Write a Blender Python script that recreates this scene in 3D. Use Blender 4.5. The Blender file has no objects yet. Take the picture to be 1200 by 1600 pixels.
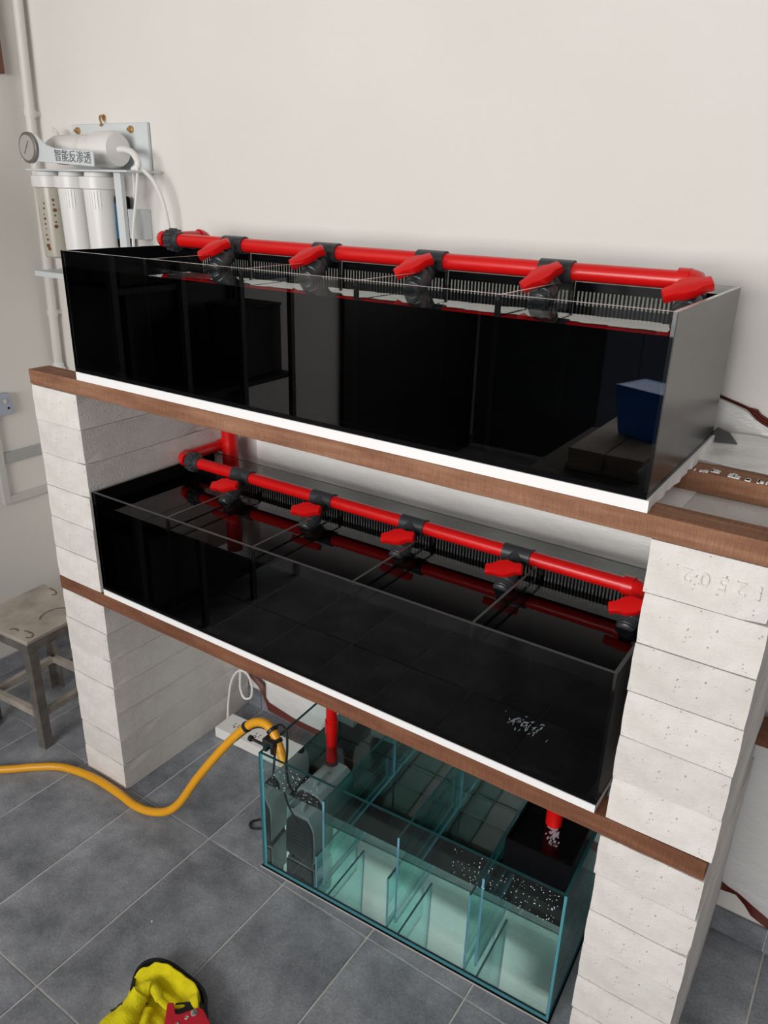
import bpy, bmesh, math, random
from mathutils import Vector, Matrix, noise

rnd = random.Random(7)
scene = bpy.context.scene
COL = scene.collection

# ------------------------------------------------------------------ camera
CAM_POS = Vector((2.01459, -1.23249, 1.86903))
YAW, PITCH, ROLL, FPX = 0.58359, 0.39243, 0.02745, 1212.5
def camera_axes():
    cy, sy, cp, sp = math.cos(YAW), math.sin(YAW), math.cos(PITCH), math.sin(PITCH)
    fwd = Vector((-sy*cp, cy*cp, -sp)); right = Vector((cy, sy, 0)); up = right.cross(fwd)
    cr, sr = math.cos(ROLL), math.sin(ROLL)
    return cr*right + sr*up, -sr*right + cr*up, fwd
r_, u_, f_ = camera_axes()
cam_data = bpy.data.cameras.new('camera')
cam_data.sensor_fit = 'AUTO'; cam_data.sensor_width = 36.0
cam_data.lens = FPX / 1600.0 * 36.0
cam_data.clip_start = 0.05
cam = bpy.data.objects.new('camera', cam_data); COL.objects.link(cam)
m = Matrix((r_, u_, -f_)).transposed().to_4x4(); m.translation = CAM_POS
cam.matrix_world = m
scene.camera = cam

# ------------------------------------------------------------------ world, lights, exposure
world = bpy.data.worlds.new('world'); scene.world = world; world.use_nodes = True
wn = world.node_tree.nodes; wn['Background'].inputs[0].default_value = (0.86, 0.93, 1.0, 1); wn['Background'].inputs[1].default_value = 1.0

def area_light(name, loc, target, sx, sy, power, color):
    d = bpy.data.lights.new(name, 'AREA'); d.shape = 'RECTANGLE'; d.size = sx; d.size_y = sy
    d.energy = power; d.color = color
    o = bpy.data.objects.new(name, d); COL.objects.link(o); o.location = loc
    o.rotation_euler = (Vector(target) - Vector(loc)).to_track_quat('-Z', 'Y').to_euler()
    return o
# daylight falling through the wide high window of the front wall
area_light('window_daylight', (1.2, -4.02, 2.05), (1.2, 0.6, 1.35), 3.1, 1.35, 151, (1.0, 0.968, 0.936))

vs = scene.view_settings
scene.display_settings.display_device = 'sRGB'
vs.view_transform = 'Standard'; vs.look = 'None'; vs.gamma = 1.0; vs.exposure = 0.0; vs.use_curve_mapping = False
cy = scene.cycles
cy.max_bounces = 24; cy.diffuse_bounces = 5; cy.glossy_bounces = 8; cy.transmission_bounces = 16
cy.transparent_max_bounces = 40; cy.use_denoising = True
cy.caustics_reflective = True; cy.caustics_refractive = True; cy.sample_clamp_indirect = 6.0; cy.blur_glossy = 0.3

# ------------------------------------------------------------------ materials
def new_mat(name):
    mt = bpy.data.materials.new(name); mt.use_nodes = True
    nt = mt.node_tree
    return mt, nt, nt.nodes, nt.links, nt.nodes['Principled BSDF']

def noise_node(N, L, scale, detail=4, rough=0.55, coord='Object', stretch=None):
    tc = N.new('ShaderNodeTexCoord'); n = N.new('ShaderNodeTexNoise')
    n.inputs['Scale'].default_value = scale; n.inputs['Detail'].default_value = detail; n.inputs['Roughness'].default_value = rough
    if stretch:
        mp = N.new('ShaderNodeMapping'); mp.inputs['Scale'].default_value = stretch
        L.new(tc.outputs[coord], mp.inputs['Vector']); L.new(mp.outputs['Vector'], n.inputs['Vector'])
    else:
        L.new(tc.outputs[coord], n.inputs['Vector'])
    return n

def ramp(N, L, src, stops):
    r = N.new('ShaderNodeValToRGB'); cr = r.color_ramp
    while len(cr.elements) < len(stops): cr.elements.new(0.5)
    for e, (p, c) in zip(cr.elements, stops):
        e.position = p; e.color = (*c, 1) if len(c) == 3 else c
    L.new(src, r.inputs['Fac']); return r

def bump(N, L, height, strength, dist, P):
    b = N.new('ShaderNodeBump'); b.inputs['Strength'].default_value = strength; b.inputs['Distance'].default_value = dist
    L.new(height, b.inputs['Height']); L.new(b.outputs['Normal'], P.inputs['Normal']); return b

def plain(name, col, rough=0.5, metal=0.0, var=0.0, scale=8, bumpd=0.0, bscale=60, spec=0.5):
    mt, nt, N, L, P = new_mat(name)
    P.inputs['Base Color'].default_value = (*col, 1); P.inputs['Roughness'].default_value = rough; P.inputs['Metallic'].default_value = metal
    P.inputs['Specular IOR Level'].default_value = spec
    if var:
        n = noise_node(N, L, scale)
        r = ramp(N, L, n.outputs['Fac'], [(0.3, tuple(c*(1-var) for c in col)), (0.7, tuple(min(1, c*(1+var)) for c in col))])
        L.new(r.outputs['Color'], P.inputs['Base Color'])
    if bumpd:
        n2 = noise_node(N, L, bscale, 3)
        bump(N, L, n2.outputs['Fac'], 0.6, bumpd, P)
    return mt

def mat_block():
    mt, nt, N, L, P = new_mat('aerated_block')
    oi = N.new('ShaderNodeObjectInfo')
    n = noise_node(N, L, 14, 6, 0.6)
    r = ramp(N, L, n.outputs['Fac'], [(0.3, (0.66, 0.62, 0.585)), (0.55, (0.75, 0.72, 0.69)), (0.75, (0.785, 0.76, 0.735))])
    v = N.new('ShaderNodeTexVoronoi'); v.inputs['Scale'].default_value = 125; v.inputs['Randomness'].default_value = 1
    tc = N.new('ShaderNodeTexCoord'); L.new(tc.outputs['Object'], v.inputs['Vector'])
    pore = ramp(N, L, v.outputs['Distance'], [(0.10, (0, 0, 0)), (0.2, (1, 1, 1))])
    n3 = noise_node(N, L, 40, 2); keep = ramp(N, L, n3.outputs['Fac'], [(0.53, (1, 1, 1)), (0.59, (0, 0, 0))])
    mx = N.new('ShaderNodeMath'); mx.operation = 'MAXIMUM'
    L.new(pore.outputs['Color'], mx.inputs[0]); L.new(keep.outputs['Color'], mx.inputs[1])
    mc = N.new('ShaderNodeMix'); mc.data_type = 'RGBA'
    mc.inputs['A'].default_value = (0.42, 0.38, 0.34, 1)
    L.new(mx.outputs[0], mc.inputs['Factor']); L.new(r.outputs['Color'], mc.inputs['B'])
    hs = N.new('ShaderNodeHueSaturation'); mr = N.new('ShaderNodeMapRange')
    mr.inputs['To Min'].default_value = 0.94; mr.inputs['To Max'].default_value = 1.05
    L.new(oi.outputs['Random'], mr.inputs['Value']); L.new(mr.outputs[0], hs.inputs['Value'])
    L.new(mc.outputs['Result'], hs.inputs['Color']); L.new(hs.outputs['Color'], P.inputs['Base Color'])
    P.inputs['Roughness'].default_value = 0.95; P.inputs['Specular IOR Level'].default_value = 0.1
    n4 = noise_node(N, L, 160, 4, 0.7)
    ad = N.new('ShaderNodeMath'); ad.operation = 'ADD'; L.new(n4.outputs['Fac'], ad.inputs[0]); L.new(mx.outputs[0], ad.inputs[1])
    bump(N, L, ad.outputs[0], 0.7, 0.0025, P)
    return mt

def mat_wood(name, dark, mid, light):
    mt, nt, N, L, P = new_mat(name)
    n = noise_node(N, L, 6, 6, 0.65, stretch=(1, 9, 9))
    saw = noise_node(N, L, 18, 3, 0.6, stretch=(38, 1.6, 1.6))
    mx = N.new('ShaderNodeMix'); mx.data_type = 'FLOAT'; mx.inputs['Factor'].default_value = 0.42
    L.new(n.outputs['Fac'], mx.inputs[2]); L.new(saw.outputs['Fac'], mx.inputs[3])
    r = ramp(N, L, mx.outputs[0], [(0.32, dark), (0.5, mid), (0.7, light)])
    L.new(r.outputs['Color'], P.inputs['Base Color']); P.inputs['Roughness'].default_value = 0.8
    P.inputs['Specular IOR Level'].default_value = 0.2
    bump(N, L, mx.outputs[0], 0.5, 0.003, P)
    return mt

def mat_tile():
    mt, nt, N, L, P = new_mat('slate_tile')
    oi = N.new('ShaderNodeObjectInfo')
    tc = N.new('ShaderNodeTexCoord'); va = N.new('ShaderNodeVectorMath'); va.operation = 'ADD'
    sc = N.new('ShaderNodeVectorMath'); sc.operation = 'SCALE'; sc.inputs['Scale'].default_value = 3.0
    L.new(oi.outputs['Location'], sc.inputs[0]); L.new(tc.outputs['Object'], va.inputs[0]); L.new(sc.outputs[0], va.inputs[1])
    n = N.new('ShaderNodeTexNoise'); n.inputs['Scale'].default_value = 5; n.inputs['Detail'].default_value = 8; n.inputs['Roughness'].default_value = 0.68
    n.inputs['Distortion'].default_value = 0.12
    L.new(va.outputs[0], n.inputs['Vector'])
    r = ramp(N, L, n.outputs['Fac'], [(0.33, (0.14, 0.15, 0.168)), (0.5, (0.235, 0.249, 0.273)), (0.67, (0.35, 0.366, 0.395))])
    n2 = noise_node(N, L, 150, 3, 0.6)
    mx = N.new('ShaderNodeMix'); mx.data_type = 'RGBA'; mx.blend_type = 'OVERLAY'; mx.inputs['Factor'].default_value = 0.5
    L.new(r.outputs['Color'], mx.inputs['A']); L.new(n2.outputs['Fac'], mx.inputs['B'])
    L.new(mx.outputs['Result'], P.inputs['Base Color'])
    P.inputs['Roughness'].default_value = 0.5; P.inputs['Specular IOR Level'].default_value = 0.35
    bump(N, L, n.outputs['Fac'], 0.25, 0.002, P)
    return mt

def schlick(N, L, f0, normal=None):
    g = N.new('ShaderNodeNewGeometry'); d = N.new('ShaderNodeVectorMath'); d.operation = 'DOT_PRODUCT'
    L.new(g.outputs['Incoming'], d.inputs[0]); L.new(normal if normal else g.outputs['Normal'], d.inputs[1])
    a = N.new('ShaderNodeMath'); a.operation = 'ABSOLUTE'; L.new(d.outputs['Value'], a.inputs[0])
    s = N.new('ShaderNodeMath'); s.operation = 'SUBTRACT'; s.inputs[0].default_value = 1.0; s.use_clamp = True; L.new(a.outputs[0], s.inputs[1])
    p = N.new('ShaderNodeMath'); p.operation = 'POWER'; p.inputs[1].default_value = 5.0; L.new(s.outputs[0], p.inputs[0])
    k = N.new('ShaderNodeMath'); k.operation = 'MULTIPLY_ADD'; k.inputs[1].default_value = 1 - f0; k.inputs[2].default_value = f0
    L.new(p.outputs[0], k.inputs[0]); return k.outputs[0]

def mat_pane(name, tint, f0=0.04, rough=0.0, wave=None):
    """thin clear sheet: straight transmission plus Fresnel mirror reflection"""
    mt, nt, N, L, P = new_mat(name); N.remove(P)
    out = N['Material Output']; t = N.new('ShaderNodeBsdfTransparent'); t.inputs[0].default_value = (*tint, 1)
    gl = N.new('ShaderNodeBsdfGlossy'); gl.inputs['Roughness'].default_value = rough; gl.inputs[0].default_value = (1, 1, 1, 1)
    nrm = None
    if wave:
        n = noise_node(N, L, wave[0], 2, 0.5); b = N.new('ShaderNodeBump'); b.inputs['Strength'].default_value = wave[1]; b.inputs['Distance'].default_value = wave[2]
        L.new(n.outputs['Fac'], b.inputs['Height']); nrm = b.outputs['Normal']; L.new(nrm, gl.inputs['Normal'])
    fac = schlick(N, L, f0, nrm)
    mx = N.new('ShaderNodeMixShader'); L.new(fac, mx.inputs[0]); L.new(t.outputs[0], mx.inputs[1]); L.new(gl.outputs[0], mx.inputs[2])
    L.new(mx.outputs[0], out.inputs['Surface']); return mt

def mat_water_body():
    mt, nt, N, L, P = new_mat('clear_water'); N.remove(P)
    g = N.new('ShaderNodeBsdfGlass'); g.inputs['IOR'].default_value = 1.33; g.inputs['Roughness'].default_value = 0.0
    g.inputs['Color'].default_value = (0.945, 0.998, 0.985, 1)
    L.new(g.outputs[0], N['Material Output'].inputs['Surface']); return mt

def mat_film():
    mt, nt, N, L, P = new_mat('plastic_film')
    P.inputs['Base Color'].default_value = (0.93, 0.935, 0.93, 1); P.inputs['Roughness'].default_value = 0.2
    n = noise_node(N, L, 7, 5, 0.6, stretch=(1, 1, 2.2)); bump(N, L, n.outputs['Fac'], 0.5, 0.02, P)
    t = N.new('ShaderNodeBsdfTransparent'); mx = N.new('ShaderNodeMixShader'); mx.inputs[0].default_value = 0.74
    L.new(t.outputs[0], mx.inputs[1]); L.new(P.outputs[0], mx.inputs[2]); L.new(mx.outputs[0], N['Material Output'].inputs['Surface'])
    return mt

def mat_wall():
    mt, nt, N, L, P = new_mat('white_paint')
    n = noise_node(N, L, 1.6, 4, 0.5)
    r = ramp(N, L, n.outputs['Fac'], [(0.3, (0.775, 0.748, 0.712)), (0.7, (0.81, 0.787, 0.755))])
    L.new(r.outputs['Color'], P.inputs['Base Color']); P.inputs['Roughness'].default_value = 0.7; P.inputs['Specular IOR Level'].default_value = 0.25
    n2 = noise_node(N, L, 55, 3); bump(N, L, n2.outputs['Fac'], 0.15, 0.002, P)
    return mt

M = dict(
    block=mat_block(), wall=mat_wall(), tile=mat_tile(), film=mat_film(), water_body=mat_water_body(),
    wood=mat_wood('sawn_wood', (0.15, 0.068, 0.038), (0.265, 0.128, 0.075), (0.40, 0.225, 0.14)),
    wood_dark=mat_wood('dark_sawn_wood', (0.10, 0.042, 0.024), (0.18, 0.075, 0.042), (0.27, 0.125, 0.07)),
    grout=plain('grout', (0.52, 0.51, 0.49), 0.9, var=0.15, scale=20),
    foam=plain('white_foam', (0.88, 0.88, 0.88), 0.6, bumpd=0.0006, bscale=180),
    black=plain('black_acrylic', (0.005, 0.005, 0.006), 0.10, spec=0.04),
    black_satin=plain('satin_black_acrylic', (0.02, 0.0195, 0.019), 0.27, spec=0.9),
    black_rubber=plain('black_rubber', (0.012, 0.012, 0.013), 0.45),
    seam=plain('black_silicone', (0.004, 0.004, 0.004), 0.5, spec=0.08),
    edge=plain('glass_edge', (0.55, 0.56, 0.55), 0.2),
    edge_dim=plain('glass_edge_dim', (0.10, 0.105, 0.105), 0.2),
    edge_teal=plain('teal_glass_edge', (0.10, 0.34, 0.42), 0.15),
    edge_deep=plain('deep_glass_edge', (0.012, 0.07, 0.075), 0.15),
    edge_black=plain('black_glass_edge', (0.01, 0.011, 0.011), 0.3, spec=0.15),
    card=plain('glossy_white', (0.95, 0.96, 0.95), 0.15),
    pane=mat_pane('tank_glass', (0.95, 0.97, 0.965), 0.021),
    pane_outer=mat_pane('tank_glass_front', (0.95, 0.97, 0.965), 0.042),
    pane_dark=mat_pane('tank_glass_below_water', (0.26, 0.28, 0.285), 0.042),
    clear_face=mat_pane('clear_inner_face', (1, 1, 1), 0.0),
    pane_teal=mat_pane('green_glass', (0.945, 0.99, 0.982), 0.025),
    pane_baffle=mat_pane('teal_submerged_glass', (0.70, 0.945, 0.92), 0.006),
    edge_blue=plain('blue_glass_edge', (0.20, 0.42, 0.60), 0.15),
    pane_wet=mat_pane('submerged_glass', (0.90, 0.975, 0.965), 0.006),
    water_top=mat_pane('water_surface', (0.36, 0.38, 0.39), 0.022, wave=(16, 0.07, 0.003)),
    water_calm=mat_pane('calm_water_surface', (0.36, 0.38, 0.39), 0.022, wave=(7, 0.05, 0.003)),
    red=plain('red_pvc', (0.62, 0.006, 0.006), 0.28, var=0.08, scale=5),
    grey_pvc=plain('dark_grey_pvc', (0.035, 0.039, 0.044), 0.38),
    white_pl=plain('white_plastic', (0.80, 0.79, 0.77), 0.35),
    offwhite=plain('off_white_pipe', (0.74, 0.71, 0.67), 0.45),
    pale=plain('pale_coated_metal', (0.66, 0.70, 0.71), 0.4),
    cloudy=plain('cloudy_plastic', (0.50, 0.47, 0.40), 0.25),
    rust=plain('rust', (0.16, 0.065, 0.02), 0.8),
    brass=plain('brass', (0.55, 0.36, 0.16), 0.35, 0.9),
    chrome=plain('chrome', (0.7, 0.7, 0.7), 0.2, 1.0),
    dial=plain('gauge_face', (0.42, 0.39, 0.37), 0.3),
    ink=plain('grey_ink', (0.12, 0.13, 0.14), 0.6),
    steel=plain('bare_steel', (0.25, 0.23, 0.21), 0.42, 0.6, var=0.35, scale=14),
    steel_top=plain('worn_steel_sheet', (0.46, 0.41, 0.355), 0.45, 0.35, var=0.3, scale=9),
    hose=plain('yellow_hose', (0.78, 0.36, 0.012), 0.38, var=0.06, scale=6),
    yellow=plain('yellow_terry', (0.78, 0.68, 0.004), 0.95, var=0.12, scale=25, bumpd=0.004, bscale=220),
    black_cloth=plain('black_cloth', (0.012, 0.012, 0.014), 0.9),
    tool_red=plain('red_tool_paint', (0.55, 0.012, 0.03), 0.35),
    pump=plain('grey_pump_plastic', (0.33, 0.37, 0.39), 0.4),
    pump_face=plain('pump_front', (0.02, 0.022, 0.024), 0.35),
    maroon=plain('maroon_plastic', (0.13, 0.022, 0.014), 0.45),
    trunk=plain('grey_trunking', (0.62, 0.61, 0.59), 0.5),
    trunk_grey=plain('mid_grey_trunking', (0.42, 0.43, 0.43), 0.5),
    switch=plain('blue_grey_switch', (0.42, 0.46, 0.56), 0.4),
    brown=plain('brown_board', (0.16, 0.06, 0.03), 0.5),
    blue=plain('blue_plastic', (0.015, 0.22, 0.85), 0.35),
    dark_wall=plain('dark_lower_wall', (0.065, 0.075, 0.09), 0.7),
    dark_paint=plain('black_frame_paint', (0.012, 0.012, 0.013), 0.5),
    rack_paint=plain('dark_grey_frame_paint', (0.07, 0.07, 0.07), 0.5),
    bluish_lit=plain('bluish_light_colour', (0.26, 0.30, 0.38), 0.5),  # bluish light on the front wall, put into the colour
    carton=plain('dull_carton', (0.05, 0.042, 0.036), 0.8),
    plank=plain('weathered_plank', (0.46, 0.40, 0.34), 0.8, var=0.25),
    ceiling=plain('ceiling_paint', (0.52, 0.51, 0.50), 0.9),
    splash=plain('foamy_water', (0.42, 0.44, 0.50), 0.25),
    bag=plain('pale_plastic', (0.62, 0.66, 0.74), 0.3),
    reflection_streak=plain('pale_reflection', (0.16, 0.19, 0.21), 0.6),  # pale tone of the painted reflection streaks
    label_blue=plain('blue_sticker', (0.03, 0.16, 0.30), 0.5),
    drop=plain('water_drop', (0.80, 0.86, 0.88), 0.08),
)

# ------------------------------------------------------------------ mesh helpers
ORIGIN = {}
class MB:
    def __init__(self): self.v = []; self.f = []; self.mi = []
    def add(self, verts, faces, mi=0):
        o = len(self.v); self.v += [Vector(p) for p in verts]; self.f += [[i+o for i in f] for f in faces]
        self.mi += [mi]*len(faces) if isinstance(mi, int) else list(mi); return self
    def box(self, a, b, mi=0):
        x0, y0, z0 = a; x1, y1, z1 = b
        v = [(x0,y0,z0),(x1,y0,z0),(x1,y1,z0),(x0,y1,z0),(x0,y0,z1),(x1,y0,z1),(x1,y1,z1),(x0,y1,z1)]
        f = [(3,2,1,0),(4,5,6,7),(0,1,5,4),(1,2,6,5),(2,3,7,6),(3,0,4,7)]   # bottom top front right back left
        return self.add(v, f, mi)
    def tube(self, pts, r, n=12, mi=0, caps=True):
        pts = [Vector(p) for p in pts]; rs = r if isinstance(r, (list, tuple)) else [r]*len(pts)
        rings = []; prev = None
        for i, p in enumerate(pts):
            t = ((pts[i+1]-p) if i == 0 else (p-pts[i-1]) if i == len(pts)-1 else (pts[i+1]-p).normalized()+(p-pts[i-1]).normalized())
            t = t.normalized() if t.length > 1e-9 else Vector((0, 0, 1))
            if prev is None:
                ref = Vector((0, 0, 1)) if abs(t.z) < 0.9 else Vector((1, 0, 0)); u = t.cross(ref).normalized()
            else:
                u = (prev - t*prev.dot(t)).normalized()
            prev = u; w = t.cross(u)
            rings.append([p + rs[i]*(math.cos(2*math.pi*k/n)*u + math.sin(2*math.pi*k/n)*w) for k in range(n)])
        v = [q for ring in rings for q in ring]; f = []
        for i in range(len(rings)-1):
            for k in range(n):
                f.append((i*n+k, i*n+(k+1) % n, (i+1)*n+(k+1) % n, (i+1)*n+k))
        if caps:
            f.append(tuple(range(n-1, -1, -1))); f.append(tuple((len(rings)-1)*n+k for k in range(n)))
        return self.add(v, f, mi)
    def lathe(self, base, axis, prof, n=24, mi=0):
        base = Vector(base); axis = Vector(axis).normalized()
        return self.tube([base + axis*h for h, _ in prof], [max(r, 1e-4) for _, r in prof], n, mi)
    def prism(self, poly, origin, u, w, nrm, depth, mi=0):
        origin, u, w, nrm = Vector(origin), Vector(u), Vector(w), Vector(nrm); k = len(poly)
        a = [origin + u*p[0] + w*p[1] for p in poly]; b = [q + nrm*depth for q in a]
        f = [tuple(range(k-1, -1, -1)), tuple(range(k, 2*k))] + [(i, (i+1) % k, k+(i+1) % k, k+i) for i in range(k)]
        return self.add(a+b, f, mi)
    def grid(self, fn, nu, nv, mi=0, thick=0.0):
        v = [fn(i/nu, j/nv) for i in range(nu+1) for j in range(nv+1)]
        f = [(i*(nv+1)+j, (i+1)*(nv+1)+j, (i+1)*(nv+1)+j+1, i*(nv+1)+j+1) for i in range(nu) for j in range(nv)]
        return self.add(v, f, mi)
    def mesh(self, name, mats, bevel=0.0, seg=1, smooth=False, off=Vector((0, 0, 0)), solid=0.0):
        me = bpy.data.meshes.new(name)
        bm = bmesh.new(); vs_ = [bm.verts.new(p - off) for p in self.v]
        for f, mi in zip(self.f, self.mi):
            try:
                fc = bm.faces.new([vs_[i] for i in f]); fc.material_index = mi; fc.smooth = smooth
            except ValueError: pass
        bmesh.ops.recalc_face_normals(bm, faces=bm.faces)
        if solid:
            bmesh.ops.solidify(bm, geom=bm.faces[:], thickness=solid)
        if bevel:
            es = [e for e in bm.edges if len(e.link_faces) == 2 and e.calc_face_angle(0) > 0.5]
            bmesh.ops.bevel(bm, geom=es, offset=bevel, segments=seg, affect='EDGES', profile=0.6, clamp_overlap=True)
        bm.to_mesh(me); bm.free()
        for mt in (mats if isinstance(mats, (list, tuple)) else [mats]): me.materials.append(mt)
        if smooth:
            try: me.set_sharp_from_angle(angle=math.radians(40))
            except Exception: pass
        return me
    def build(self, name, mats, parent=None, bevel=0.0, seg=1, smooth=False, solid=0.0):
        if parent is not None:
            off = ORIGIN[parent]
        else:
            xs = [p.x for p in self.v]; ys = [p.y for p in self.v]; zs = [p.z for p in self.v]
            off = Vector(((min(xs)+max(xs))/2, (min(ys)+max(ys))/2, min(zs)))
        me = self.mesh(name, mats, bevel, seg, smooth, off, solid)
        o = bpy.data.objects.new(name, me); COL.objects.link(o)
        if parent is not None: o.parent = parent
        else: o.location = off
        ORIGIN[o] = off
        return o

def tag(o, label=None, cat=None, group=None, kind=None):
    if label: o['label'] = label
    if cat: o['category'] = cat
    if group: o['group'] = group
    if kind: o['kind'] = kind
    return o
def thing(name, loc, label, cat, group=None, rotz=0.0, local=False):
    o = bpy.data.objects.new(name, None); COL.objects.link(o); o.empty_display_size = 0.05
    o.location = loc; o.rotation_euler = (0, 0, rotz); tag(o, label, cat, group)
    ORIGIN[o] = Vector((0, 0, 0)) if local else Vector(loc); return o
def bx(a, b): return MB().box(a, b)
def link_copy(me, name, parent, loc):
    o = bpy.data.objects.new(name, me); COL.objects.link(o); o.parent = parent
    o.location = Vector(loc) - ORIGIN[parent]; ORIGIN[o] = Vector(loc); return o
def arc(c, a, b, r, t0, t1, n=8):
    c, a, b = Vector(c), Vector(a), Vector(b)
    return [c + r*(math.cos(t0+(t1-t0)*i/n)*a + math.sin(t0+(t1-t0)*i/n)*b) for i in range(n+1)]
def spline(pts, n=8):
    P = [Vector(p) for p in pts]; P = [2*P[0]-P[1]] + P + [2*P[-1]-P[-2]]; out = []
    for i in range(1, len(P)-2):
        for k in range(n):
            t = k/n; p0, p1, p2, p3 = P[i-1], P[i], P[i+1], P[i+2]
            out.append(0.5*((2*p1)+(p2-p0)*t+(2*p0-5*p1+4*p2-p3)*t*t+(3*p1-p0-3*p2+p3)*t**3))
    out.append(P[-2]); return out

# ------------------------------------------------------------------ room shell
X0, X1, Y0, Y1, ZC = -0.74, 4.0, -4.2, 0.60, 3.1
def struct(o): o['kind'] = 'structure'; return o
floor = struct(bx((X0-0.1, Y0-0.1, -0.06), (X1+0.1, Y1+0.1, -0.0025)).build('floor', M['grout']))
tile_me = bx((-0.1474, -0.2972, -0.012), (0.1474, 0.2972, 0)).mesh('tile', M['tile'], bevel=0.0012)
tx = 0.275 + 0.15
xs_ = [tx + 0.3*k for k in range(-4, 13)]
ys_ = [0.305 - 0.59*k - 0.0 for k in range(0, 8)]
for x in xs_:
    for y in ys_:
        if x - 0.148 < X0 - 0.2 or x + 0.148 > X1 + 0.2: continue
        t = link_copy(tile_me, 'tile', floor, (x, y, 0.0)); t.scale = (1, 0.985, 1)
struct(bx((X0-0.1, Y1, -0.06), (X1+0.1, Y1+0.1, ZC)).build('wall_back', M['wall']))
struct(bx((X0-0.1, Y0, -0.06), (X0, Y1, ZC)).build('wall_left', M['wall']))
struct(bx((X1, Y0, -0.06), (X1+0.1, Y1, ZC)).build('wall_right', M['dark_wall']))
struct(bx((X0-0.1, Y0-0.1, ZC), (X1+0.1, Y1+0.1, ZC+0.1)).build('ceiling', M['ceiling']))
WX0, WX1, WZ0, WZ1 = -0.40, 2.80, 1.36, 2.75
wf = MB()
wf.box((X0-0.1, Y0-0.1, -0.06), (X1+0.1, Y0, WZ0)); wf.box((X0-0.1, Y0-0.1, WZ1), (X1+0.1, Y0, ZC))
wf.box((X0-0.1, Y0-0.1, WZ0), (WX0, Y0, WZ1)); wf.box((WX1, Y0-0.1, WZ0), (X1+0.1, Y0, WZ1))
struct(wf.build('wall_front', M['dark_wall']))
wi = MB()
for a, b in (((WX0, WZ0), (WX1, WZ0+0.04)), ((WX0, WZ1-0.04), (WX1, WZ1)), ((WX0, WZ0), (WX0+0.04, WZ1)), ((WX1-0.04, WZ0), (WX1, WZ1)), ((1.18, WZ0), (1.22, WZ1))):
    wi.box((a[0], Y0-0.07, a[1]), (b[0], Y0-0.02, b[1]))
struct(wi.build('window_1', M['white_pl']))
dr = MB(); dr.box((X0-0.002, -4.1, 0), (X0+0.03, -2.42, 2.1)); struct(dr.build('door_1', M['dark_paint'], bevel=0.003))
d2 = MB(); d2.box((0.26, Y0-0.002, 0), (0.74, Y0+0.02, 1.32)); d2.box((0.49, Y0+0.0202, 0.02), (0.515, Y0+0.035, 1.30)); struct(d2.build('bluish_lit_panel', M['bluish_lit'], bevel=0.002))  # last one: added panel, coloured like bluish light on the front wall
# skirting tiles
bb = struct(bx((X0, Y1-0.008, 0), (X1, Y1, 0.074)).build('baseboard_back', M['grout']))
sk_me = bx((-0.2985, -0.0045, 0), (0.2985, 0.0045, 0.077)).mesh('tile', M['tile'], bevel=0.001)
for k in range(-1, 7):
    x = 0.27 - 0.3 + 0.6*k
    if x - 0.3 < X0 - 0.35 or x + 0.3 > X1 + 0.3: continue
    link_copy(sk_me, 'tile', bb, (x, Y1-0.0085, 0.001))
bl = struct(bx((X0, Y0, 0), (X0+0.008, Y1, 0.074)).build('baseboard_left', M['grout']))
sl_me = bx((-0.0045, -0.2985, 0), (0.0045, 0.2985, 0.077)).mesh('tile', M['tile'], bevel=0.001)
for k in range(0, 8):
    link_copy(sl_me, 'tile', bl, (X0+0.0085, 0.28-0.6*k, 0.001))

# ------------------------------------------------------------------ block pillars
ZB, ZM, ZU, ZT = 0.699, 0.744, 1.344, 1.386      # mid beam bottom/top, upper beam bottom/top
def block_mesh(seed, w, d, h):
    r = random.Random(seed); bm = bmesh.new()
    nx, ny, nz = 5, 10, 3
    idx = {}
    def vert(i, j, k):
        key = (i, j, k)
        if key not in idx:
            p = Vector((-w/2+w*i/nx, d*j/ny, h*k/nz)); onb = sum((i in (0, nx), j in (0, ny), k in (0, nz)))
            if onb >= 2:
                c = Vector((0, d/2, h/2)); a = 0.0009 if onb == 2 else 0.0016
                amt = a*r.random() + (0.0035 if r.random() < 0.04 else 0)
                q = Vector((0 if i not in (0, nx) else (1 if i == 0 else -1), 0 if j not in (0, ny) else (1 if j == 0 else -1), 0 if k not in (0, nz) else 0.5*(1 if k == 0 else -1)))
                p += q*amt
            idx[key] = bm.verts.new(p)
        return idx[key]
    def face(*ks):
        bm.faces.new([vert(*k) for k in ks])
    for i in range(nx):
        for j in range(ny):
            face((i, j, 0), (i, j+1, 0), (i+1, j+1, 0), (i+1, j, 0)); face((i, j, nz), (i+1, j, nz), (i+1, j+1, nz), (i, j+1, nz))
        for k in range(nz):
            face((i, 0, k), (i+1, 0, k), (i+1, 0, k+1), (i, 0, k+1)); face((i, ny, k), (i, ny, k+1), (i+1, ny, k+1), (i+1, ny, k))
    for j in range(ny):
        for k in range(nz):
            face((0, j, k), (0, j, k+1), (0, j+1, k+1), (0, j+1, k)); face((nx, j, k), (nx, j+1, k), (nx, j+1, k+1), (nx, j, k+1))
    me = bpy.data.meshes.new('block'); bm.to_mesh(me); bm.free(); me.materials.append(M['block']); return me
block_me = [block_mesh(s, 0.2, 0.592, 0.0985) for s in range(5)]
slab_me = [block_mesh(40+s, 0.196, 0.25, 0.0445) for s in range(2)]
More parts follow.
